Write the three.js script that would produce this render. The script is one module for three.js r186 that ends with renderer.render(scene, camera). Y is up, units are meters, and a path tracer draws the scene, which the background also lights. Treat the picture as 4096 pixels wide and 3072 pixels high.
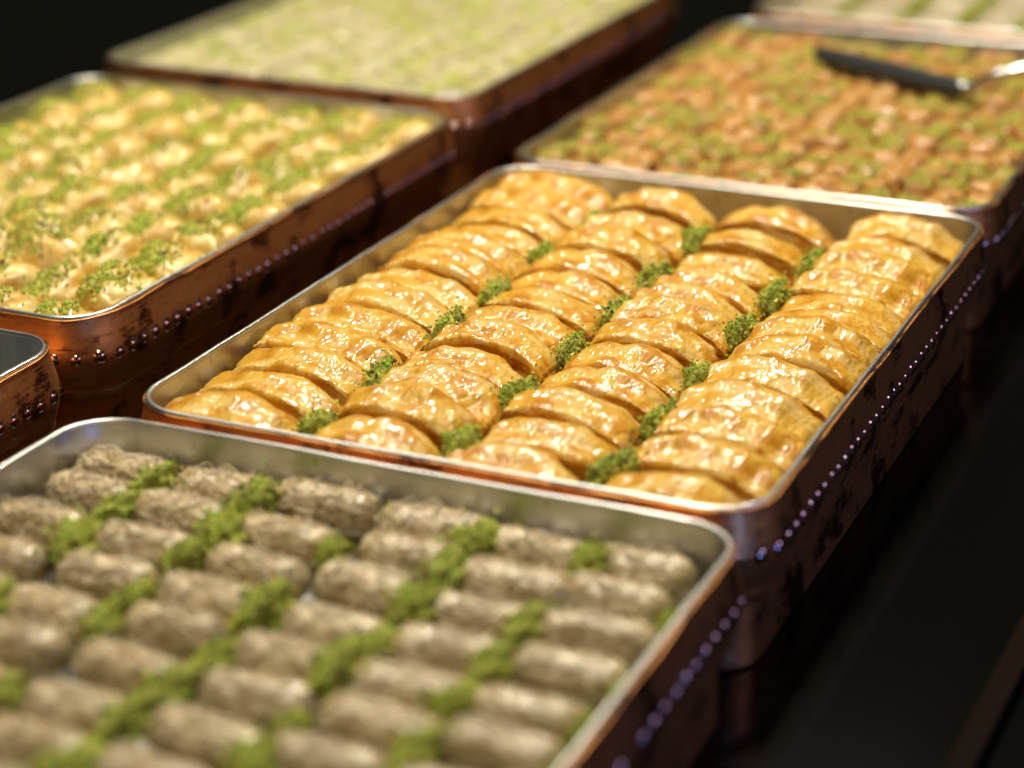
import * as THREE from 'three';
import { ImprovedNoise } from 'three/addons/math/ImprovedNoise.js';
import { mergeGeometries } from 'three/addons/utils/BufferGeometryUtils.js';
import { RectAreaLightUniformsLib } from 'three/addons/lights/RectAreaLightUniformsLib.js';

// ---------------------------------------------------------------- camera, light, exposure
const scene = new THREE.Scene();
const camera = new THREE.PerspectiveCamera(20.2, 4 / 3, 0.05, 30);
camera.position.set(0.6035, 0.4263, 0.8560);
camera.rotation.order = 'YXZ';
camera.rotation.set(-0.38407, 0.4223, -0.00822);
camera.focus = 1.195;
camera.userData.fStop = 3.2;
camera.updateMatrixWorld(true);

const renderer = new THREE.WebGLRenderer({ antialias: true });
renderer.setSize(1024, 768);
renderer.toneMapping = THREE.LinearToneMapping;
renderer.toneMappingExposure = 1.1;
renderer.shadowMap.enabled = true;
RectAreaLightUniformsLib.init();

scene.background = new THREE.Color().setRGB(0.015, 0.0145, 0.0105);

function lamp(x, y, z, color, intensity, radius) {
  const l = new THREE.PointLight(new THREE.Color().setRGB(...color), intensity, 0, 2);
  l.position.set(x, y, z); l.castShadow = true; l.shadow.radius = radius / 0.02;
  l.shadow.mapSize.set(1024, 1024); l.shadow.bias = -0.0005;
  scene.add(l); return l;
}
// the row of small warm spot lamps over the display, strongest over the back of it
const WARM = [1, 0.925, 0.74];
lamp(0.08, 1.10, -1.20, WARM, 0.95, 0.04);
lamp(0.04, 1.10, -0.82, WARM, 1.6, 0.04);
lamp(0.10, 1.12, -0.46, WARM, 1.4, 0.04);
lamp(0.02, 1.12, -0.10, WARM, 1.25, 0.04);
lamp(0.10, 1.15, 0.28, WARM, 0.8, 0.04);
lamp(-0.46, 1.10, -0.70, WARM, 1.2, 0.04);
// the broad pale ceiling light of the shop behind the customer
const ceiling = new THREE.RectAreaLight(new THREE.Color().setRGB(1, 0.94, 0.80), 2.0, 1.1, 0.8);
ceiling.position.set(-0.25, 1.9, 0.2); ceiling.lookAt(-0.1, 0, -0.2); ceiling.castShadow = true; scene.add(ceiling);
// coloured shop lights across the counter, mirrored in the copper
function panel(x, y, z, w, h, color, intensity, tx, ty, tz) {
  const l = new THREE.RectAreaLight(new THREE.Color().setRGB(...color), intensity, w, h); l.position.set(x, y, z); l.lookAt(tx, ty, tz); l.castShadow = true; scene.add(l); return l;
}
panel(1.9, 0.72, -0.2, 0.48, 0.30, [0.52, 0.46, 1.0], 8.0, 0.1, 0, -0.3);
panel(2.2, 0.14, 1.2, 0.28, 0.45, [0.12, 0.24, 1.0], 18, 0.3, 0, 0);

// ---------------------------------------------------------------- helpers
const noise3 = new ImprovedNoise();
const N = (x, y, z) => noise3.noise(x, y, z);
const fbm = (x, y, z, o = 4) => { let s = 0, a = 0.5, f = 1; for (let i = 0; i < o; i++) { s += a * N(x * f, y * f, z * f); a *= 0.5; f *= 2.03; } return s; };
const clamp = (x, a = 0, b = 1) => Math.min(b, Math.max(a, x));
const smooth = (a, b, x) => { const t = clamp((x - a) / (b - a)); return t * t * (3 - 2 * t); };
const mix = (a, b, t) => a + (b - a) * t;
const mix3 = (a, b, t) => [mix(a[0], b[0], t), mix(a[1], b[1], t), mix(a[2], b[2], t)];
function rng(seed) { let s = seed >>> 0; return () => { s = (s + 0x6D2B79F5) >>> 0; let t = s; t = Math.imul(t ^ (t >>> 15), t | 1); t ^= t + Math.imul(t ^ (t >>> 7), t | 61); return ((t ^ (t >>> 14)) >>> 0) / 4294967296; }; }
const taken = {};
function numbered(name) { const n = taken[name] = (taken[name] ?? -1) + 1; return n ? `${name}_${String(n).padStart(3, '0')}` : name; }
function shade(o) { o.traverse(m => { if (m.isMesh) { m.castShadow = true; m.receiveShadow = true; } }); return o; }
function tag(o, label, category, group, kind) {
  o.userData = { label, category };
  if (group) o.userData.group = group;
  if (kind) o.userData.kind = kind;
  return o;
}
function top(o, name, label, category, group, kind) { o.name = numbered(name); tag(o, label, category, group, kind); scene.add(shade(o)); return o; }
function part(name, geometry, material, parent) { const m = new THREE.Mesh(geometry, material); m.name = name; parent.add(m); return m; }
const ORD = ['zero', 'one', 'two', 'three', 'four', 'five', 'six', 'seven', 'eight', 'nine', 'ten', 'eleven', 'twelve', 'thirteen', 'fourteen', 'fifteen', 'sixteen', 'seventeen', 'eighteen', 'nineteen', 'twenty', 'twenty-one', 'twenty-two', 'twenty-three', 'twenty-four'];

// a texture from a function of (u, v) in 0..1 that repeats: noise is read on a torus-free tile by blending
function tex(w, h, fn, srgb) {
  const d = new Uint8Array(w * h * 4);
  for (let j = 0; j < h; j++) for (let i = 0; i < w; i++) {
    const c = fn(i / w, j / h), k = (j * w + i) * 4;
    for (let q = 0; q < 3; q++) {
      let v = clamp(c[q]);
      if (srgb) v = v <= 0.0031308 ? v * 12.92 : 1.055 * Math.pow(v, 1 / 2.4) - 0.055;
      d[k + q] = Math.round(v * 255);
    }
    d[k + 3] = 255;
  }
  const t = new THREE.DataTexture(d, w, h);
  t.wrapS = t.wrapT = THREE.RepeatWrapping; t.magFilter = THREE.LinearFilter; t.minFilter = THREE.LinearMipmapLinearFilter; t.generateMipmaps = true;
  if (srgb) t.colorSpace = THREE.SRGBColorSpace;
  t.needsUpdate = true; return t;
}

// ---------------------------------------------------------------- materials
// copper, hammered and tarnished in patches; one tile is 0.40 m along the wall and 0.10 m up it
function tarnish(u, v) {
  const a = Math.cos(u * 6.2832) * 1.6, b = Math.sin(u * 6.2832) * 1.6;
  const big = fbm(a * 1.3 + 4, b * 1.3 + 7, v * 3.2, 5);
  const scratch = N(a * 2 + 40, b * 2, v * 60) * 0.5 + N(a * 6, b * 6 + 9, v * 120) * 0.4;
  const speck = fbm(a * 26, b * 26, v * 40, 3);
  let t = smooth(0.04, 0.26, big + 0.30 * scratch + 0.20 * speck);
  t = Math.max(t, smooth(0.30, 0.42, speck) * 0.8);
  return [t, scratch, speck];
}
const copperMap = tex(1024, 256, (u, v) => { const [t, s, k] = tarnish(u, v); return mix3(mix3([0.90, 0.44, 0.15], [0.76, 0.32, 0.09], clamp(0.5 + s)), mix3([0.13, 0.055, 0.032], [0.22, 0.09, 0.05], clamp(0.5 + k)), t); }, true);
const copperRough = tex(1024, 256, (u, v) => { const [t, s, k] = tarnish(u, v); const r = mix(0.46, 0.36, t) + 0.14 * k + 0.10 * s; return [r, r, 0]; });
const copperBump = tex(512, 128, (u, v) => { const a = Math.cos(u * 6.2832) * 3, b = Math.sin(u * 6.2832) * 3; const r = 0.5 + 0.6 * N(a, b, v * 7) + 0.2 * N(a * 4, b * 4, v * 20); return [r, r, r]; });
const M = {};
M.copper = new THREE.MeshStandardMaterial({ map: copperMap, roughnessMap: copperRough, roughness: 1, metalness: 1, bumpMap: copperBump, bumpScale: 0.0007 });
M.bead = new THREE.MeshStandardMaterial({ color: new THREE.Color().setRGB(0.78, 0.50, 0.40), roughness: 0.14, metalness: 1 });
// tinned steel: streaks of old baking and a little dried syrup; one tile is 0.30 m by 0.15 m
function tin(u, v) {
  const a = Math.cos(u * 6.2832) * 2.4, b = Math.sin(u * 6.2832) * 2.4;
  const cloud = fbm(a * 1.6, b * 1.6, v * 5 + 3, 4), streak = N(a * 14, b * 14, v * 3) * 0.6 + N(a * 34, b * 34 + 5, v * 5) * 0.4;
  const stain = smooth(0.30, 0.42, fbm(a * 5 + 20, b * 5, v * 9, 3));
  return [cloud, streak, stain];
}
const tinMap = tex(1024, 256, (u, v) => { const [c, s, st] = tin(u, v); return mix3(mix3([0.44, 0.44, 0.42], [0.62, 0.62, 0.60], clamp(0.5 + c * 0.9 + s * 0.25)), [0.42, 0.24, 0.09], st * 0.7); }, true);
const tinRough = tex(1024, 256, (u, v) => { const [c, s, st] = tin(u, v); const r = 0.36 + 0.16 * c + 0.10 * s - 0.08 * st; return [r, r, r]; });
M.tin = new THREE.MeshStandardMaterial({ map: tinMap, roughnessMap: tinRough, roughness: 1, metalness: 1 });
M.tinRim = new THREE.MeshStandardMaterial({ color: new THREE.Color().setRGB(0.66, 0.67, 0.65), roughness: 0.34, metalness: 1 });
M.counter = new THREE.MeshPhysicalMaterial({ color: new THREE.Color().setRGB(0.0022, 0.0022, 0.0018), roughness: 0.14, specularIntensity: 0.4 });
M.trim = new THREE.MeshPhysicalMaterial({ color: new THREE.Color().setRGB(0.012, 0.008, 0.006), roughness: 1, specularIntensity: 0 });
M.syrup = new THREE.MeshPhysicalMaterial({ color: new THREE.Color().setRGB(0.30, 0.14, 0.03), roughness: 0.08, clearcoat: 1, clearcoatRoughness: 0.03 });
const fine = tex(512, 512, (u, v) => {
  const a = Math.cos(u * 6.2832) * 4, b = Math.sin(u * 6.2832) * 4, c = Math.cos(v * 6.2832) * 4, d = Math.sin(v * 6.2832) * 4;
  const n = 0.5 + 0.5 * N(a * 2 + c, b * 2 + d, c - b) + 0.3 * N(a * 5 + d * 2, b * 5 - c * 2, d * 3 + a);
  return [n, n, n];
});
const pastryRough = tex(512, 512, (u, v) => {
  const a = Math.cos(u * 6.2832), b = Math.sin(u * 6.2832), c = Math.cos(v * 6.2832), d = Math.sin(v * 6.2832);
  const n = fbm(a * 2.2 + c * 1.3, b * 2.2 + d * 1.3, c * 2 - b, 4);
  const r = mix(0.34, 0.62, smooth(-0.15, 0.25, n)); return [r, r, r];
});
// where the syrup lies thick and where the sheet has drunk it
const syrupMap = tex(512, 512, (u, v) => {
  const a = Math.cos(u * 6.2832), b = Math.sin(u * 6.2832), c = Math.cos(v * 6.2832), d = Math.sin(v * 6.2832);
  const n = fbm(a * 2.9 + c * 2.1 + 5, b * 2.9 + d * 2.1, d * 2.4 - a, 4); const r = smooth(-0.30, 0.02, n); return [r, r, r];
});
M.pastry = new THREE.MeshPhysicalMaterial({ vertexColors: true, roughness: 1, roughnessMap: pastryRough, bumpMap: fine, bumpScale: 0.00010, ior: 1.5, specularIntensity: 0.45, clearcoat: 0.9, clearcoatMap: syrupMap, clearcoatRoughness: 0.11 });
M.roll = new THREE.MeshPhysicalMaterial({ vertexColors: true, roughness: 0.36, clearcoat: 0.6, clearcoatRoughness: 0.24 });
M.parcel = new THREE.MeshPhysicalMaterial({ vertexColors: true, roughness: 0.42, clearcoat: 0.7, clearcoatMap: syrupMap, clearcoatRoughness: 0.13 });
M.crumb = new THREE.MeshStandardMaterial({ vertexColors: true, roughness: 0.75 });
M.crumbLoose = new THREE.MeshStandardMaterial({ color: 0xffffff, roughness: 0.75 });
M.blackPlastic = new THREE.MeshPhysicalMaterial({ color: new THREE.Color().setRGB(0.022, 0.027, 0.030), roughness: 0.45 });
M.steel = new THREE.MeshStandardMaterial({ color: new THREE.Color().setRGB(0.78, 0.77, 0.75), roughness: 0.22, metalness: 1 });

// ---------------------------------------------------------------- counter
{
  const g = new THREE.BoxGeometry(9, 0.04, 9); const m = new THREE.Mesh(g, M.counter); m.position.set(0, -0.108, -1.2);
  m.name = 'counter'; m.userData = { kind: 'structure', label: 'glossy black counter under the copper trays' }; scene.add(shade(m));
  const s = new THREE.Mesh(new THREE.BoxGeometry(0.012, 0.008, 1.6), M.trim); s.position.set(0.455, -0.084, -0.25); s.rotation.y = -0.02;
  top(s, 'trim_strip', 'thin dark brown trim strip along the black counter', 'trim');
}

// ---------------------------------------------------------------- trays
// points round a rounded rectangle (centre at the origin), with outward normal and running length
function ring(w, d, r, n = 10, along = 0.012) {
  const pts = []; const hw = w / 2, hd = d / 2;
  const corner = (cx, cz, a0) => { for (let i = 0; i <= n; i++) { const a = a0 + i / n * Math.PI / 2; pts.push([cx + Math.cos(a) * r, cz + Math.sin(a) * r, Math.cos(a), Math.sin(a)]); } };
  const line = (x0, z0, x1, z1, nx, nz) => { const L = Math.hypot(x1 - x0, z1 - z0), k = Math.max(1, Math.round(L / along)); for (let i = 1; i < k; i++) pts.push([mix(x0, x1, i / k), mix(z0, z1, i / k), nx, nz]); };
  corner(hw - r, hd - r, 0); line(hw - r, hd, -hw + r, hd, 0, 1);
  corner(-hw + r, hd - r, Math.PI / 2); line(-hw, hd - r, -hw, -hd + r, -1, 0);
  corner(-hw + r, -hd + r, Math.PI); line(-hw + r, -hd, hw - r, -hd, 0, -1);
  corner(hw - r, -hd + r, Math.PI * 1.5); line(hw, -hd + r, hw, hd - r, 1, 0);
  return pts;
}
// sweep a profile of [outward offset, height] round the ring; wobble(s) shifts it
function sweep(path, profile, wobble, tile = [0.4, 0.1], closedProfile = false) {
  const P = [], U = [], I = []; const prof = closedProfile ? [...profile, profile[0]] : profile; const m = prof.length; let s = 0; const n = path.length;
  const lens = [0]; for (let k = 1; k < m; k++) lens.push(lens[k - 1] + Math.hypot(prof[k][0] - prof[k - 1][0], prof[k][1] - prof[k - 1][1]));
  let total = 0; for (let i = 0; i < n; i++) { const a = path[i], b = path[(i + 1) % n]; total += Math.hypot(a[0] - b[0], a[1] - b[1]); }
  const turns = Math.max(1, Math.round(total / tile[0])) / total;
  for (let i = 0; i <= n; i++) {
    const p = path[i % n];
    if (i) { const q = path[i - 1]; s += Math.hypot(p[0] - q[0], p[1] - q[1]); }
    for (let k = 0; k < m; k++) {
      const w = wobble ? wobble(p[0], p[1], prof[k][1]) : [0, 0];
      const o = prof[k][0] + w[0];
      P.push(p[0] + p[2] * o, prof[k][1] + w[1], p[1] + p[3] * o); U.push(s * turns, lens[k] / tile[1]);
    }
  }
  for (let i = 0; i < n; i++) for (let k = 0; k < m - 1; k++) { const a = i * m + k, b = a + m; I.push(a, a + 1, b, b, a + 1, b + 1); }
  const g = new THREE.BufferGeometry();
  g.setAttribute('position', new THREE.Float32BufferAttribute(P, 3)); g.setAttribute('uv', new THREE.Float32BufferAttribute(U, 2)); g.setIndex(I); g.computeVertexNormals();
  // the seam of the closed ring and of a closed profile share their normals
  const nn = g.attributes.normal;
  const join = (a, b) => { const v = new THREE.Vector3(nn.getX(a) + nn.getX(b), nn.getY(a) + nn.getY(b), nn.getZ(a) + nn.getZ(b)).normalize(); nn.setXYZ(a, v.x, v.y, v.z); nn.setXYZ(b, v.x, v.y, v.z); };
  for (let k = 0; k < m; k++) join(k, n * m + k);
  if (closedProfile) for (let i = 0; i <= n; i++) join(i * m, i * m + m - 1);
  return g;
}
const circle = (cx, cy, r, n = 8) => Array.from({ length: n }, (_, i) => { const a = -i / n * Math.PI * 2; return [cx + Math.cos(a) * r, cy + Math.sin(a) * r]; });
// a shallow domed bead: the cap of a ball
const beadGeo = new THREE.SphereGeometry(0.0054, 18, 8, 0, Math.PI * 2, 0, 0.95); beadGeo.rotateX(Math.PI / 2); beadGeo.translate(0, 0, -0.0033);

const TRAYS = {};
function tray(key, x0, x1, zBack, zFront, floorY, seed, labels, turn = 0) {
  const w = x1 - x0, d = zFront - zBack, cx = (x0 + x1) / 2, cz = (zBack + zFront) / 2, r = 0.029;
  const rim = ring(w, d, r);
  // copper outer tray
  const cop = new THREE.Group(); cop.position.set(cx, -0.0875, cz); cop.rotation.y = turn; const Y = 0.0875;
  const wob = (x, z, y) => { const t = smooth(-0.03, 0, y - Y); return [t * 0.0016 * fbm(x * 22 + seed, z * 22, seed, 3), t * 0.0020 * fbm(x * 26 + 9, z * 26 + seed, 3, 3)]; };
  const wall = [[0.0016, -0.0005], [0.0023, -0.004], [0.0037, -0.010], [0.0051, -0.016], [0.0062, -0.0215], [0.0064, -0.026], [0.0054, -0.032], [0.0036, -0.038], [0.0020, -0.043], [0.0023, -0.0445], [0.0022, -0.046], [0.0004, -0.0475], [-0.0030, -0.0485], [-0.0036, -0.056], [-0.0038, -0.068], [-0.0036, -0.078], [-0.0030, -0.0865]].map(([o, y]) => [o, y + Y]).reverse();
  part('wall', sweep(rim, wall, wob), M.copper, cop);
  part('rim', sweep(rim, circle(0.0019, -0.0003 + Y, 0.00065, 8), wob, [0.4, 0.1], true), M.copper, cop);
  // the beads hammered along the wall that faces the open side, and round its two corners
  const R = rng(seed * 77 + 5); const bz = d / 2 - r; const count = Math.floor((2 * bz) / 0.0124);
  const bead = (px, pz, a, k) => { if (R() < 0.03) return; const b = part('bead', beadGeo, M.bead, cop); b.position.set(px, Y - 0.0235 + (R() - 0.5) * 0.0012, pz); b.rotation.set((R() - 0.5) * 0.3, a + (R() - 0.5) * 0.25, 0); const s = 0.78 + 0.28 * R(); b.scale.setScalar(s); };
  for (let i = 0; i <= count; i++) bead(w / 2 + 0.0061, bz - (i + 0.5) / (count + 1) * 2 * bz, Math.PI / 2);
  for (const sgn of [1, -1]) for (let i = 0; i < 4; i++) { const a = (i + 0.5) / 4 * Math.PI / 2; bead(w / 2 - r + Math.cos(a) * (r + 0.0061), sgn * (d / 2 - r + Math.sin(a) * (r + 0.0061)), sgn > 0 ? Math.PI / 2 - a : Math.PI / 2 + a); }
  top(cop, 'copper_tray', labels[0], 'tray', 'beaded copper outer trays');
  // tinned inner tray
  const sil = new THREE.Group(); sil.position.set(cx, floorY, cz); sil.rotation.y = turn; const H = -floorY;
  const wob2 = (x, z, y) => [0.0006 * fbm(x * 20, z * 20 + seed, 1, 2) * smooth(0, H, y), 0.0008 * N(x * 15 + seed, z * 15, 2) * smooth(0, H, y)];
  const inner = [[-0.0010, H], [-0.0018, H * 0.8], [-0.0036, H * 0.45], [-0.0052, H * 0.2], [-0.0072, 0.003], [-0.0105, 0.0004]];
  part('wall', sweep(rim, inner, wob2, [0.3, 0.15]), M.tin, sil);
  part('rim', sweep(rim, circle(-0.0004, H + 0.0002, 0.0017, 8), wob2, [0.3, 0.15], true), M.tinRim, sil);
  const sh = new THREE.Shape(); ring(w - 0.016, d - 0.016, r - 0.008, 8, 1).forEach((p, i) => i ? sh.lineTo(p[0], p[1]) : sh.moveTo(p[0], p[1]));
  const fl = new THREE.ShapeGeometry(sh); fl.rotateX(Math.PI / 2); const fu = fl.attributes.uv; for (let i = 0; i < fu.count; i++) fu.setXY(i, fu.getX(i) / 0.3, fu.getY(i) / 0.15);
  fl.index.array.reverse(); fl.computeVertexNormals();
  part('floor', fl, M.tin, sil);
  top(sil, 'baking_tray', labels[1], 'tray', 'tinned inner trays');
  TRAYS[key] = { x0, x1, zBack, zFront, floorY, cx, cz, w, d, turn };
}
tray('A', -0.012, 0.3415, 0.0152, 0.505, -0.033, 3, ['beaded copper tray around the grey shredded rolls', 'tinned tray holding grey shredded rolls and pistachio']);
tray('B', 0, 0.34, -0.4833, 0, -0.036, 5, ['beaded copper tray around the golden baklava', 'tinned tray holding four columns of golden baklava']);
tray('C', -0.428, -0.088, -0.588, -0.094, -0.036, 8, ['beaded copper tray around the pale pistachio-dusted parcels', 'tinned tray holding pale pistachio-dusted parcels']);
tray('D', -0.449, -0.104, -1.125, -0.634, -0.036, 11, ['beaded copper tray around the pale green diamonds', 'tinned tray holding pale diamonds under green pistachio']);
tray('E', -0.006, 0.335, -0.985, -0.4955, -0.036, 14, ['beaded copper tray around the small orange-brown pastries', 'tinned tray holding small orange-brown pastries and a spatula']);
tray('F', 0.0, 0.342, -1.52, -1.025, -0.036, 17, ['beaded copper tray behind the small orange-brown pastries', 'tinned tray of pale rolls behind the orange-brown pastries']);
tray('G', -0.43, -0.083, -0.066, 0.42, -0.036, 21, ['beaded copper tray with nothing to see in it, beside the grey rolls', 'tinned tray with bare wall, beside the pale parcels']);

// ---------------------------------------------------------------- pastry geometry
// closed lofted body: section(t) gives a closed [z, y] curve; rings along x
function catmull(pts, n) {
  const c = new THREE.CatmullRomCurve3(pts.map(p => new THREE.Vector3(p[0], p[1], 0)), true, 'centripetal');
  return c.getSpacedPoints(n).slice(0, n).map(p => [p.x, p.y]);
}
const GOLD = { deep: [0.50, 0.18, 0.006], gold: [0.68, 0.345, 0.026], pale: [0.76, 0.495, 0.085], cream: [0.85, 0.68, 0.29] };
function foldGeometry(seed, L) {
  const R = rng(seed * 991 + 17);
  const NR = 128, NS = 92, CAP = 9;
  const j = a => (R() - 0.5) * a;
  const lip = 0.0182 + j(0.0024), open = 0.0018 + R() * R() * 0.0055, tall = 0.0365 + j(0.005), tone = j(0.5), lh = 0.67 + R() * 0.14;
  const sec = catmull([[-0.0150, 0], [-0.0188, 0.009], [-0.0180, 0.021], [-0.0115, tall * 0.91], [-0.0010, tall], [0.0080, tall * (0.5 * lh + 0.53)], [lip - 0.0014, tall * (lh + 0.09)], [lip, tall * (lh + 0.01)], [lip - 0.0008, tall * (lh - 0.035)], [lip - open, tall * (lh - 0.06)], [lip - open * 0.95, tall * (lh - 0.12)], [lip - 0.0026, tall * (lh - 0.24)], [lip - 0.0012, tall * 0.34], [lip - 0.0014, tall * 0.18], [lip - 0.003, 0.002], [0.010, 0]], NS);
  const bend = 0.004 + R() * 0.005, arch = 0.30 + R() * 0.12, skew = -0.14 + j(0.3), twist = j(0.25);
  const rows = []; // [u in -1..1, section scale, x push]
  for (let i = 0; i < CAP; i++) { const t = i / CAP; rows.push([-1, t, 0]); }
  for (let i = 0; i <= NR; i++) rows.push([-1 + 2 * i / NR, 1, 0]);
  for (let i = CAP - 1; i >= 0; i--) rows.push([1, i / CAP, 0]);
  const P = [], T = [];
  for (const [u, q] of rows) {
    const au = Math.abs(u);
    let hs = 1 - arch * Math.pow(Math.abs(u - skew) / (1 + Math.abs(skew)), 2.3), ws = 1 - 0.10 * Math.pow(au, 3);
    const edge = smooth(0.90, 1, au) ; hs *= 1 - 0.07 * edge; ws *= 1 - 0.08 * edge;
    const capBulge = (1 - q * q) * 0.0022 + (q < 1 ? 0.0007 * Math.sin(q * 22 + seed) : 0);
    const cy = 0.013 * hs;
    for (let k = 0; k < NS; k++) {
      let [z, y] = sec[k];
      if (z > 0) { const gw = Math.exp(-(((y / tall - (lh - 0.085)) / 0.05) ** 2)); z += gw * open * clamp(0.25 + 1.3 * N(u * 1.7 + seed * 3.1, 4, seed) + 0.6 * N(u * 6 + seed, 8, seed) + smooth(0.75, 1, Math.abs(u)), 0, 0.95); }
      z *= ws; y *= hs;
      z = z * q; y = cy + (y - cy) * q;
      z += bend * u * u - bend * 0.4 + twist * 0.012 * u * (y - cy) / 0.02;
      P.push(u * L / 2 + Math.sign(u) * (q < 1 ? capBulge : 0), y, z); T.push([u, k / NS, q, hs]);
    }
  }
  const n = rows.length, I = [];
  for (let i = 0; i < n - 1; i++) for (let k = 0; k < NS; k++) { const a = i * NS + k, b = i * NS + (k + 1) % NS, c = a + NS, d = b + NS; I.push(a, c, b, b, c, d); }
  const g = new THREE.BufferGeometry(); g.setAttribute('position', new THREE.Float32BufferAttribute(P, 3)); g.setIndex(I); g.computeVertexNormals();
  const p = g.attributes.position, nn = g.attributes.normal, C = [], U = [];
  for (let i = 0; i < p.count; i++) {
    const x = p.getX(i), y = p.getY(i), z = p.getZ(i), [u, k, q, hs] = T[i], o = seed * 13.7;
    const girth = k * 0.12;
    let e = 0.0024 * N(x * 62 + o, y * 62, z * 62) + 0.0007 * N(x * 120 + o, y * 95 + 4, z * 95);
    // wrinkles that run over the dome
    const patch = smooth(0.0, 0.4, N(x * 60 + o, girth * 45, 7 + o));
    const wr = 1 - Math.abs(N(x * 250 + 3 * N(x * 90, girth * 120, o), girth * 60, o + 3));
    e += patch * 0.00042 * Math.pow(wr, 5);
    const vein = 1 - Math.abs(N(x * 210 + 40 + o, girth * 190 + 2 * N(x * 120, girth * 120, 4), o + 11)); e += 0.0005 * Math.pow(vein, 6) * smooth(-0.1, 0.3, N(x * 70 + 9, girth * 70, o + 2));
    e += 0.00018 * N(x * 420 + o, y * 420, z * 420);
    // loose top sheets: terraces with an edge
    const sh = N(x * 85 + o * 2, girth * 90, o) + 0.35 * N(x * 260, girth * 260, o + 9);
    const sheet = smooth(0.02, 0.07, sh), sheet2 = smooth(0.16, 0.20, N(x * 55 + 31 + o, girth * 130, o + 5) + 0.2 * N(x * 300 + o, girth * 300, 2));
    e += 0.0003 * sheet + 0.0003 * sheet2;
    // leaves of dough seen edge-on along the fold and on the cut ends
    const front = z > 0.006 && y < tall * (lh - 0.02) ? smooth(0.006, 0.012, z) : 0;
    const leaf = Math.sin(y / hs * 3200 + 4 * N(x * 70 + o, y * 100, 3) + o);
    e += front * 0.00042 * leaf + (q < 1 ? 0.0004 * Math.sin(q * 30 + 4 * N(y * 150, z * 150, o)) : 0);
    p.setXYZ(i, x + nn.getX(i) * e, Math.max(0, y + nn.getY(i) * e), z + nn.getZ(i) * e);
    // colour of the dough: browned blisters, golden sheets, pale leaves
    const brown = smooth(-0.2, 0.26, tone * 0.5 + fbm(x * 70 + o + 50, girth * 60, o, 3) + 0.25 * N(x * 300, y * 300, z * 300 + o));
    let c = mix3(GOLD.gold, GOLD.deep, brown * 0.8);
    c = mix3(c, GOLD.pale, sheet * 0.5); c = mix3(c, GOLD.cream, sheet2 * 0.36);
    c = mix3(c, GOLD.deep, 0.55 * Math.exp(-(((sh - 0.03) / 0.022) ** 2)));
    if (q < 1) c = mix3(GOLD.pale, GOLD.gold, 0.5 + 0.5 * Math.sin(q * 30 + 4 * N(y * 150, z * 150, o)));
    C.push(...c); U.push(x / 0.06 + o, girth / 0.06);
  }
  g.setAttribute('color', new THREE.Float32BufferAttribute(C, 3)); g.setAttribute('uv', new THREE.Float32BufferAttribute(U, 2));
  g.computeVertexNormals(); return g;
}
// a body made from a sphere grid: shape(dir) -> [x, y, z]; colour(dir, pos)
function blob(nu, nv, shape, colour) {
  const P = [], C = [], U = [], I = [];
  for (let j = 0; j <= nv; j++) for (let i = 0; i <= nu; i++) {
    const a = (i % nu) / nu * Math.PI * 2, b = j / nv * Math.PI; const d = [Math.sin(b) * Math.cos(a), Math.cos(b), Math.sin(b) * Math.sin(a)];
    const p = shape(d); P.push(...p); C.push(...colour(d, p)); U.push(p[0] / 0.06, (p[1] + p[2]) / 0.06);
  }
  for (let j = 0; j < nv; j++) for (let i = 0; i < nu; i++) { const a = j * (nu + 1) + i, b = a + nu + 1; if (j) I.push(a, a + 1, b); if (j < nv - 1) I.push(a + 1, b + 1, b); }
  const g = new THREE.BufferGeometry(); g.setAttribute('position', new THREE.Float32BufferAttribute(P, 3)); g.setAttribute('color', new THREE.Float32BufferAttribute(C, 3)); g.setAttribute('uv', new THREE.Float32BufferAttribute(U, 2)); g.setIndex(I); g.computeVertexNormals();
  const nn = g.attributes.normal;
  for (let j = 0; j <= nv; j++) { const a = j * (nu + 1), b = a + nu; const v = new THREE.Vector3(nn.getX(a) + nn.getX(b), nn.getY(a) + nn.getY(b), nn.getZ(a) + nn.getZ(b)).normalize(); nn.setXYZ(a, v.x, v.y, v.z); nn.setXYZ(b, v.x, v.y, v.z); }
  return g;
}
const spow = (x, e) => Math.sign(x) * Math.pow(Math.abs(x), e);
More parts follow.
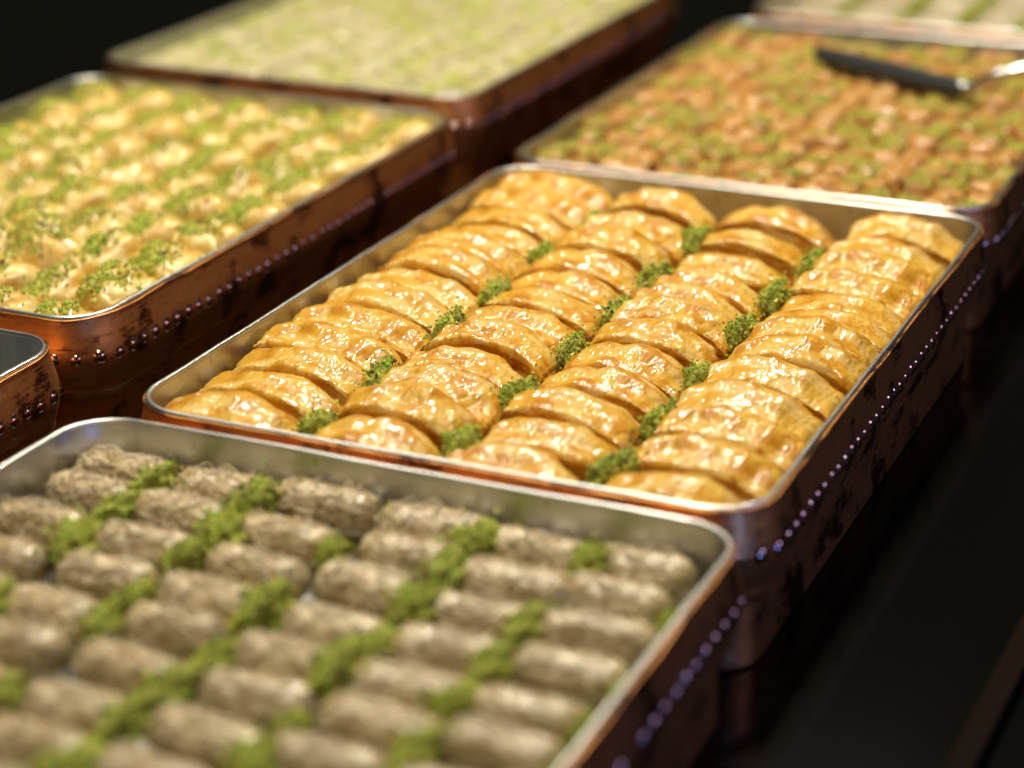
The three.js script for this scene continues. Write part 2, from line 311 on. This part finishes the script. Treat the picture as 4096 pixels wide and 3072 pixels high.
function rollGeometry(seed, L, r, tint) {
  const o = seed * 7.3;
  const body = blob(48, 60, d => {
    // a blunt log along x
    const ax = d[0], rad = Math.hypot(d[1], d[2]) || 1e-6; const x = spow(clamp(ax * 1.02, -1, 1), 0.72) * L / 2; const q = Math.pow(clamp(1 - Math.pow(Math.abs(2 * x / L), 7)), 0.5);
    const th = Math.atan2(d[1], d[2]); let rr = r * q;
    const th2 = th + x * 16;
    // threads wound slantwise round the log
    const thread = N(th2 * 5.5 + 3 * N(x * 60 + o, th * 1.2, o), x * 210 + o, o) + 0.5 * N(th2 * 11, x * 380, o + 4);
    rr *= 1 + 0.05 * N(Math.cos(th) * 1.3 + o, Math.sin(th) * 1.3, x * 45) + 0.06 * thread;
    return [x, Math.max(0, r + rr * (d[1] / rad) * 0.97), rr * (d[2] / rad)];
  }, (d, p) => {
    const th = Math.atan2(d[1], d[2]), x = p[0];
    const thread = N((th + x * 16) * 5.5, x * 210 + o, o) + 0.6 * N(th * 12, x * 500, o + 4);
    return mix3(tint[0], tint[1], smooth(-0.35, 0.45, thread + 0.5 * N(x * 80 + o, th * 1.5, 2)));
  });
  // loose threads on the outside
  body.deleteAttribute('uv'); const list = [body], R = rng(seed * 57 + 1);
  for (let i = 0; i < 70; i++) {
    const th0 = (R() - 0.15) * Math.PI * 1.3, x0 = (R() - 0.5) * L * 0.8, dx = (R() - 0.5) * 0.03, dt = (R() - 0.5) * 1.6, up = R() < 0.2 ? 0.003 : 0.0006;
    const pts = [0, 0.25, 0.5, 0.75, 1].map(q => { const x = clamp(x0 + dx * q, -L * 0.46, L * 0.46), th = th0 + dt * q, rr = r * Math.pow(clamp(1 - Math.pow(Math.abs(2 * x / L), 7)), 0.5) * 1.02 + up * Math.sin(q * Math.PI) + 0.0008 * (R() - 0.5); return new THREE.Vector3(x, r + rr * Math.sin(th) * 0.97, rr * Math.cos(th)); });
    const t = new THREE.TubeGeometry(new THREE.CatmullRomCurve3(pts), 6, 0.00042, 4); t.deleteAttribute('uv');
    const c = mix3(tint[0], tint[1], 0.5 + 0.6 * R()), C = []; for (let v = 0; v < t.attributes.position.count; v++) C.push(...c); t.setAttribute('color', new THREE.Float32BufferAttribute(C, 3)); list.push(t);
  }
  return mergeGeometries(list);
}
function parcelGeometry(seed, s) {
  const o = seed * 5.1;
  return blob(56, 44, d => {
    const e = 0.62; const sx = spow(d[0], e), sz = spow(d[2], e), sy = spow(d[1], 0.8);
    let x = sx * s * 0.5, z = sz * s * 0.44, y = sy > 0 ? sy * s * 0.42 : sy * 0.012;
    const peak = Math.exp(-((x - 0.003) ** 2 + (z + 0.002) ** 2) / (s * s * 0.09)); y += peak * s * 0.08 * (sy > 0 ? 1 : 0);
    const fold = Math.abs(N(x * 46 + z * 30 + o, z * 25 - x * 20, o)); const k = sy > 0 ? 1 : 0.2;
    const f = 1 + 0.20 * N(x * 42 + o, y * 42, z * 42) + 0.02 * N(x * 170, y * 170, z * 170 + o);
    y -= k * 0.004 * Math.pow(1 - fold, 9) * 1.5; y += k * 0.0005 * N(x * 300 + o, y * 300, z * 300);
    return [x * f, Math.max(0, 0.012 + y * f), z * f];
  }, (d, p) => {
    const b = smooth(-0.2, 0.4, fbm(p[0] * 70 + o, p[1] * 70, p[2] * 70, 3)), c = smooth(0.02, 0.1, N(p[0] * 110 + o, p[1] * 110, p[2] * 110 + 8));
    return mix3(mix3([0.74, 0.50, 0.11], [0.66, 0.32, 0.035], b * 0.75), [0.83, 0.68, 0.32], c * 0.55);
  });
}
function squareGeometry(seed, s, h, cols) {
  const o = seed * 3.7;
  return blob(28, 20, d => {
    const sx = spow(d[0], 0.5), sz = spow(d[2], 0.5), sy = spow(d[1], 0.6);
    const f = 1 + 0.10 * N(d[0] * 2.2 + o, d[1] * 2.2, d[2] * 2.2) + 0.06 * N(d[0] * 6 + o, d[1] * 6, d[2] * 6);
    return [sx * s / 2 * f, Math.max(0, h / 2 + sy * h / 2 * f), sz * s / 2 * f];
  }, (d, p) => mix3(mix3(cols[0], cols[1], smooth(-0.25, 0.3, fbm(p[0] * 120 + o, p[1] * 120, p[2] * 120, 3))), cols[2], 0.7 * smooth(0.08, 0.2, N(p[0] * 210 + o, p[1] * 210, p[2] * 210))));
}

// ---------------------------------------------------------------- pistachio
const GREENS = [[0.32, 0.355, 0.028], [0.45, 0.46, 0.065], [0.20, 0.235, 0.014], [0.53, 0.50, 0.12], [0.18, 0.40, 0.016], [0.09, 0.06, 0.04], [0.38, 0.345, 0.065]];
const green = R => { const q = R(); return q < 0.3 ? GREENS[0] : q < 0.52 ? GREENS[1] : q < 0.70 ? GREENS[2] : q < 0.80 ? GREENS[3] : q < 0.86 ? GREENS[4] : q < 0.93 ? GREENS[5] : GREENS[6]; };
function crumbGeometry(seed) {
  const R = rng(seed * 31 + 3); const g = new THREE.IcosahedronGeometry(1, 0); const p = g.attributes.position, seen = {};
  for (let i = 0; i < p.count; i++) { const key = [p.getX(i), p.getY(i), p.getZ(i)].map(v => v.toFixed(3)).join(); seen[key] ??= 0.6 + 0.7 * R(); const k = seen[key]; p.setXYZ(i, p.getX(i) * k, p.getY(i) * k * 0.85, p.getZ(i) * k); }
  g.deleteAttribute('uv'); g.computeVertexNormals(); return g;
}
const crumbs = [1, 2, 3, 4].map(crumbGeometry);
function heapGeometry(seed, rx, ry, rz, count, size, fresh = 1) {
  const R = rng(seed * 613 + 29), list = [], o = seed * 4.4;
  const core = blob(30, 20, d => {
    const f = 0.84 + 0.42 * N(d[0] * 2 + o, d[1] * 2, d[2] * 2) + 0.09 * N(d[0] * 6 + o, d[1] * 6, d[2] * 6) + 0.06 * N(d[0] * 14, d[1] * 14 + o, d[2] * 14);
    return [d[0] * rx * f, d[1] * ry * f, d[2] * rz * f];
  }, (d) => mix3(GREENS[2], GREENS[0], clamp(0.5 + N(d[0] * 9 + o, d[1] * 9, d[2] * 9))));
  core.deleteAttribute('uv'); list.push(core.toNonIndexed());
  const m = new THREE.Matrix4(), q = new THREE.Quaternion(), e = new THREE.Euler(), c = new THREE.Color();
  for (let i = 0; i < count; i++) {
    const g = crumbs[Math.floor(R() * 4)].clone(); const a = R() * Math.PI * 2, h = mix(-0.35, 1, Math.pow(R(), 0.8)), w = Math.sqrt(Math.max(0, 1 - h * h));
    const d = [Math.cos(a) * w, h, Math.sin(a) * w]; const f = 0.84 + 0.42 * N(d[0] * 2 + o, d[1] * 2, d[2] * 2) + 0.09 * N(d[0] * 6 + o, d[1] * 6, d[2] * 6) + (R() < 0.2 ? 0.45 * R() : 0);
    e.set(R() * 6, R() * 6, R() * 6); q.setFromEuler(e); const s = size * (0.45 + 0.9 * R() * R());
    m.compose(new THREE.Vector3(d[0] * rx * f, d[1] * ry * f, d[2] * rz * f), q, new THREE.Vector3(s, s, s)); g.applyMatrix4(m);
    const col = green(R), k = fresh * (0.8 + 0.4 * R()), n = g.attributes.position.count, C = new Float32Array(n * 3); for (let v = 0; v < n; v++) { C[v * 3] = col[0] * k; C[v * 3 + 1] = col[1] * k; C[v * 3 + 2] = col[2] * k; }
    g.setAttribute('color', new THREE.BufferAttribute(C, 3)); list.push(g.index ? g.toNonIndexed() : g);
  }
  return mergeGeometries(list);
}
// crumbs lying on things: points (world) with a size; one instanced object per tray
function sprinkle(points, seed, label, size, tint = 1) {
  const R = rng(seed); const inst = new THREE.InstancedMesh(crumbs[seed % 4], M.crumbLoose, points.length);
  const m = new THREE.Matrix4(), q = new THREE.Quaternion(), e = new THREE.Euler(), c = new THREE.Color();
  points.forEach((p, i) => {
    e.set(R() * 6, R() * 6, R() * 6); q.setFromEuler(e); const s = size * (0.4 + 0.9 * R() * R()); m.compose(p, q, new THREE.Vector3(s, s * (0.7 + 0.5 * R()), s)); inst.setMatrixAt(i, m);
    const g = green(R), k = tint * (0.8 + 0.45 * R()); inst.setColorAt(i, c.setRGB(g[0] * k, g[1] * k, g[2] * k));
  });
  inst.castShadow = inst.receiveShadow = true; return top(inst, 'pistachio_crumbs', label, 'pistachio', null, 'stuff');
}
// points on the upper side of a placed piece where mask(x, z) in its own metres allows
function onTop(mesh, count, R, mask, minUp = 0.35) {
  mesh.updateMatrixWorld(true); const p = mesh.geometry.attributes.position, n = mesh.geometry.attributes.normal, out = [];
  for (let t = 0; t < count * 30 && out.length < count; t++) {
    const i = Math.floor(R() * p.count); if (n.getY(i) < minUp || !mask(p.getX(i), p.getZ(i), p.getY(i))) continue;
    const v = new THREE.Vector3(p.getX(i) + (R() - 0.5) * 0.0012, p.getY(i) + 0.0003, p.getZ(i) + (R() - 0.5) * 0.0012); out.push(v.applyMatrix4(mesh.matrixWorld));
  }
  return out;
}

// ---------------------------------------------------------------- B: golden baklava, four columns
{
  const t = TRAYS.B, R = rng(42);
  const cols = [
    { x: 0.0500, L: 0.082, z: [-0.023, -0.064, -0.103, -0.136, -0.170, -0.206, -0.240, -0.273, -0.307, -0.344, -0.384, -0.422, -0.460] },
    { x: 0.1345, L: 0.0705, z: [-0.024, -0.062, -0.098, -0.134, -0.172, -0.208, -0.244, -0.279, -0.314, -0.352, -0.396, -0.450] },
    { x: 0.2135, L: 0.0705, z: [-0.024, -0.064, -0.101, -0.138, -0.180, -0.211, -0.244, -0.275, -0.306, -0.348, -0.396, -0.450] },
    { x: 0.2945, L: 0.076, z: [-0.026, -0.070, -0.110, -0.142, -0.177, -0.214, -0.245, -0.275, -0.303, -0.340, -0.376, -0.411, -0.452] },
  ];
  const geos = {}; for (let i = 0; i < 10; i++) geos[i] = foldGeometry(i + 1, i < 4 ? 0.080 : 0.074);
  const loose = [];
  cols.forEach((c, ci) => c.z.forEach((z, ri) => {
    const v = ci === 0 || ci === 3 ? [0, 1, 2, 3][(ri * 3 + ci + (ri >> 1)) % 4] : 4 + (ri * 5 + ci * 3 + (ri >> 2)) % 6;
    const m = new THREE.Mesh(geos[v], M.pastry);
    const flip = R() < 0.0;
    m.position.set(c.x + (R() - 0.5) * 0.005, t.floorY + 0.0008, z + 0.004);
    m.rotation.set(-0.10 + (R() - 0.5) * 0.15, (R() - 0.5) * 0.12 - 0.03, (R() - 0.5) * 0.05);
    m.scale.set(c.L / (v < 4 ? 0.080 : 0.074) * (0.97 + 0.07 * R()), 1.05 + 0.12 * R(), 1.0 + 0.08 * R());
    top(m, 'baklava', `golden baklava fold, row ${ORD[ri + 1]} from the grey rolls, column ${ORD[4 - ci]} from the dark counter`, 'baklava', 'golden baklava folds in four columns');
    const far = R();
    if (far < 0.55) { const cx = (R() - 0.5) * 0.06, cz = (R() - 0.5) * 0.02; loose.push(...onTop(m, 6 + Math.floor(R() * 34), R, (x, zz) => Math.hypot((x - cx), (zz - cz)) < 0.012 * (0.3 + 0.9 * R()))); }
    loose.push(...onTop(m, 5, R, () => true));
    if (ci < 3 && R() < 0.6) loose.push(...onTop(m, 34, R, (x) => x > 0.030 - 0.012 * R() * R(), 0.05));
  }));
  // pistachio heaps in the gaps
  const heaps = [0, 1, 2, 3, 4].map(i => heapGeometry(i + 1, 0.0085 + 0.002 * (i % 2), 0.013, 0.017 + 0.002 * (i % 3), 420, 0.00115, 1.25));
  const gaps = [[0.0965, [-0.030, -0.099, -0.186, -0.248, -0.322, -0.400]], [0.173, [-0.040, -0.109, -0.183, -0.250, -0.317, -0.392]], [0.2535, [-0.040, -0.112, -0.167, -0.241, -0.307, -0.378]]];
  const gname = ['the two columns nearest the pale parcels', 'the two middle baklava columns', 'the two columns nearest the dark counter'];
  gaps.forEach(([x, zs], gi) => zs.forEach((z, i) => {
    const m = new THREE.Mesh(heaps[(i * 2 + gi) % 5], M.crumb); m.position.set(x + (R() - 0.5) * 0.003, -0.0125 + (R() - 0.5) * 0.004, z); m.rotation.y = (R() - 0.5) * 0.5 + (R() < 0.5 ? Math.PI : 0);
    const s = 0.82 + 0.28 * R(); m.scale.set(s, s * 1.12, s * 1.05);
    top(m, 'pistachio_heap', `heap ${ORD[i + 1]} of pistachio from the grey rolls, between ${gname[gi]}`, 'pistachio', 'pistachio heaps between golden baklava');
    const p = []; for (let k = 0; k < 26; k++) p.push(new THREE.Vector3(x + (R() - 0.5) * 0.02, -0.030 + R() * 0.004, z + (R() - 0.5) * 0.05)); loose.push(...p);
  }));
  sprinkle(loose, 4, 'loose pistachio crumbs scattered on the golden baklava', 0.00085);
  // syrup on the floor of the tray
  const sh = new THREE.Shape(); ring(t.w - 0.022, t.d - 0.022, 0.026, 8, 1).forEach((p, i) => i ? sh.lineTo(p[0], p[1]) : sh.moveTo(p[0], p[1]));
  const g = new THREE.ExtrudeGeometry(sh, { depth: 0.002, bevelEnabled: false }); g.rotateX(-Math.PI / 2); const s = new THREE.Mesh(g, M.syrup); s.position.set(t.cx, t.floorY + 0.0006, t.cz);
  top(s, 'syrup', 'amber syrup pooled under the golden baklava', 'syrup', null, 'stuff');
}

// ---------------------------------------------------------------- A and F: shredded rolls with pistachio between the columns
function rollTray(key, seed, xs, zs, tint, from, labelKind, group, heapEvery) {
  const t = TRAYS[key], R = rng(seed);
  const geos = [0, 1, 2, 3, 4, 5].map(i => rollGeometry(seed + i, 0.053, 0.0112, tint));
  const heaps = [0, 1, 2].map(i => heapGeometry(seed + i, 0.0095, 0.012, 0.017, 200, 0.0014, 1.2));
  const loose = [];
  zs.forEach((z, ri) => xs.forEach((x, ci) => {
    const m = new THREE.Mesh(geos[Math.floor(R() * 6)], M.roll);
    m.position.set(x + (R() - 0.5) * 0.007, t.floorY + 0.0012, z + (R() - 0.5) * 0.006); m.rotation.set(0, (R() - 0.5) * 0.22 + (R() < 0.5 ? Math.PI : 0), (R() - 0.5) * 0.04); m.scale.set(0.92 + 0.18 * R(), 0.95 + 0.16 * R(), 0.95 + 0.14 * R());
    top(m, 'shredded_roll', `${labelKind}, row ${ORD[ri + 1]} from the ${from}, column ${ORD[xs.length - ci]} from the dark counter`, 'roll', group);
    loose.push(...onTop(m, 8, R, () => true), ...onTop(m, 30, R, xx => Math.abs(xx) > 0.021, 0));
    if (ci < xs.length && R() < heapEvery) {
      const h = new THREE.Mesh(heaps[Math.floor(R() * 3)], M.crumb); const last = ci === xs.length - 1, gx = last ? x + 0.028 : (x + xs[ci + 1]) / 2;
      h.position.set(gx + (R() - 0.5) * (last ? 0.001 : 0.006), t.floorY + 0.012 + R() * 0.006, z + 0.012 + (R() - 0.5) * 0.01); h.rotation.y = (R() - 0.5) * 0.6 + (R() < 0.5 ? Math.PI : 0); const s = 0.72 + 0.5 * R(); h.scale.set(last ? 0.5 : s, s, s * (0.9 + 0.4 * R()));
      top(h, 'pistachio_heap', `pistachio heap beside the ${labelKind}, row ${ORD[ri + 1]}, column ${ORD[xs.length - ci]} from the counter`, 'pistachio', `pistachio heaps between ${labelKind}s`);
    }
  }));
  sprinkle(loose, seed + 1, `loose pistachio crumbs on the ${labelKind}s`, 0.0010);
}
rollTray('A', 61, [0.0205, 0.077, 0.134, 0.193, 0.250, 0.302], Array.from({ length: 10 }, (_, i) => 0.034 + 0.0342 * i), [[0.40, 0.27, 0.115], [0.74, 0.61, 0.38]], 'golden baklava', 'grey shredded roll', 'grey shredded rolls in rows', 0.93);
rollTray('F', 83, [0.034, 0.091, 0.149, 0.207, 0.264, 0.312], [-1.055, -1.091, -1.127, -1.163, -1.199, -1.235], [[0.40, 0.30, 0.15], [0.62, 0.52, 0.33]], 'orange-brown pastries', 'pale blurred roll', 'pale rolls behind the orange-brown pastries', 1);

// ---------------------------------------------------------------- C: pale parcels dusted with pistachio
{
  const t = TRAYS.C, R = rng(7), geos = [0, 1, 2, 3, 4, 5, 6, 7].map(i => parcelGeometry(i + 1, 0.050)), loose = [];
  const nx = 7, nz = 9, px = (t.w - 0.063) / (nx - 1), pz = (t.d - 0.056) / (nz - 1);
  for (let r = 0; r < nz; r++) for (let c = 0; c < nx; c++) {
    const m = new THREE.Mesh(geos[Math.floor(R() * 8)], M.parcel);
    m.position.set(t.x1 - 0.034 - c * px + (R() - 0.5) * 0.005, t.floorY + 0.001, t.zFront - 0.028 - r * pz + (R() - 0.5) * 0.005); m.rotation.set((R() - 0.5) * 0.16, 0.55 + (R() - 0.5) * 0.5, (R() - 0.5) * 0.16); const s = 0.94 + 0.16 * R(); m.scale.set(s, s * (0.84 + 0.16 * R()), s);
    top(m, 'parcel', `pale folded parcel, row ${ORD[r + 1]} from the bare tray, column ${ORD[c + 1]} from the golden baklava`, 'pastry', 'pale pistachio-dusted parcels');
    const cx = -0.010 + (R() - 0.5) * 0.010, cz = -0.004 + (R() - 0.5) * 0.012, rad = 0.016 + 0.007 * R();
    loose.push(...onTop(m, 680 + Math.floor(420 * R()), R, (x, z) => Math.hypot(x - cx, z - cz) < rad * (0.45 + 0.75 * R()), 0.2), ...onTop(m, 60, R, () => true, 0.1));
  }
  sprinkle(loose, 9, 'ground pistachio dusted over the pale folded parcels', 0.0016, 1.2);
}
// ---------------------------------------------------------------- D: pale diamonds under pistachio
{
  const t = TRAYS.D, R = rng(19), geos = [0, 1, 2, 3].map(i => squareGeometry(i + 1, 0.040, 0.025, [[0.62, 0.54, 0.33], [0.54, 0.43, 0.22], [0.72, 0.66, 0.48]])), loose = [];
  const nx = 8, nz = 12, px = (t.w - 0.046) / (nx - 1), pz = (t.d - 0.046) / (nz - 1);
  for (let r = 0; r < nz; r++) for (let c = 0; c < nx; c++) {
    const m = new THREE.Mesh(geos[Math.floor(R() * 4)], M.parcel);
    m.position.set(t.x1 - 0.023 - c * px + (R() - 0.5) * 0.003, t.floorY + 0.001, t.zFront - 0.023 - r * pz + (R() - 0.5) * 0.003); m.rotation.y = (R() - 0.5) * 0.2 + Math.floor(R() * 4) * Math.PI / 2; m.scale.set(1, 0.95 + 0.12 * R(), 1);
    top(m, 'diamond', `pale pastry diamond, row ${ORD[r + 1]} from the folded parcels, column ${ORD[c + 1]} from the orange-brown pastries`, 'pastry', 'pale pastry diamonds');
    const cx = (R() - 0.5) * 0.02, cz = (R() - 0.5) * 0.02;
    loose.push(...onTop(m, N(m.position.x * 26, m.position.z * 26, 5) > -0.05 ? 380 : 110, R, (x, z) => Math.hypot(x - cx, z - cz) < 0.019 * (0.4 + 0.8 * R())));
  }
  sprinkle(loose, 22, 'ground pistachio over the pale pastry diamonds', 0.0015, 1.4);
}
// ---------------------------------------------------------------- E: small orange-brown pastries, spatula
{
  const t = TRAYS.E, R = rng(31), geos = [0, 1, 2, 3, 4, 5].map(i => squareGeometry(i + 11, 0.0225, 0.028, [[0.56, 0.275, 0.05], [0.41, 0.15, 0.022], [0.66, 0.42, 0.15]])), loose = [];
  const nx = 15, nz = 20, px = (t.w - 0.034) / (nx - 1), pz = (t.d - 0.036) / (nz - 1);
  for (let r = 0; r < nz; r++) for (let c = 0; c < nx; c++) {
    const m = new THREE.Mesh(geos[Math.floor(R() * 6)], M.parcel);
    m.position.set(t.x1 - 0.017 - c * px + (R() - 0.5) * 0.006, t.floorY + 0.001, t.zFront - 0.018 - r * pz + (R() - 0.5) * 0.006); m.rotation.set((R() - 0.5) * 0.25, R() * 6.28, (R() - 0.5) * 0.25); m.scale.set(1, 0.9 + 0.25 * R(), 1);
    top(m, 'small_pastry', `small orange-brown pastry, row ${ORD[r + 1]} from the golden baklava, column ${ORD[c + 1]} from the counter`, 'pastry', 'small orange-brown pastries');
    if (N(m.position.x * 34, m.position.z * 34, 3) + (R() - 0.5) * 0.35 > 0.02) loose.push(...onTop(m, 200, R, (x, z) => Math.hypot(x, z) < 0.013 * (0.5 + 0.6 * R())));
  }
  sprinkle(loose, 35, 'pistachio crumbs on the small orange-brown pastries', 0.0013, 1.15);
  // spatula lying on the pastries
  const sp = new THREE.Group(); sp.position.set(0.113, 0.001, -0.874);
  const dir = new THREE.Vector3(0.136, 0, 0.072); const yaw = Math.atan2(-dir.z, dir.x); sp.rotation.y = yaw; const L = dir.length();
  const hs = new THREE.Shape(); hs.moveTo(0, -0.005); hs.quadraticCurveTo(-0.005, 0, 0, 0.005); hs.bezierCurveTo(0.04, 0.008, 0.09, 0.008, L, 0.006); hs.lineTo(L, -0.006); hs.bezierCurveTo(0.09, -0.008, 0.04, -0.008, 0, -0.005);
  const hg = new THREE.ExtrudeGeometry(hs, { depth: 0.005, bevelEnabled: true, bevelThickness: 0.003, bevelSize: 0.003, bevelSegments: 4, curveSegments: 16 }); hg.rotateX(-Math.PI / 2);
  part('handle', hg, M.blackPlastic, sp);
  const fg = new THREE.CylinderGeometry(0.0055, 0.0065, 0.014, 20); fg.rotateZ(-Math.PI / 2); fg.translate(L + 0.006, 0.0035, 0); part('ferrule', fg, M.steel, sp);
  const curve = new THREE.CatmullRomCurve3([[L + 0.008, 0.004, 0], [L + 0.03, 0.018, -0.008], [L + 0.055, 0.026, -0.030], [L + 0.075, 0.024, -0.062], [L + 0.083, 0.010, -0.095]].map(p => new THREE.Vector3(...p)));
  const sg = new THREE.TubeGeometry(curve, 40, 0.0055, 12); part('shaft', sg, M.steel, sp);
  const bs = new THREE.Shape(); bs.moveTo(-0.018, 0); bs.lineTo(0.018, 0); bs.quadraticCurveTo(0.028, 0.03, 0.026, 0.055); bs.lineTo(-0.026, 0.055); bs.quadraticCurveTo(-0.028, 0.03, -0.018, 0);
  const bg = new THREE.ExtrudeGeometry(bs, { depth: 0.0015, bevelEnabled: true, bevelThickness: 0.0005, bevelSize: 0.0008, bevelSegments: 2 }); bg.rotateX(-Math.PI / 2); bg.translate(L + 0.083, 0.006, -0.090); part('blade', bg, M.steel, sp);
  top(sp, 'spatula', 'black-handled steel spatula lying on the orange-brown pastries', 'spatula');
}

renderer.render(scene, camera);
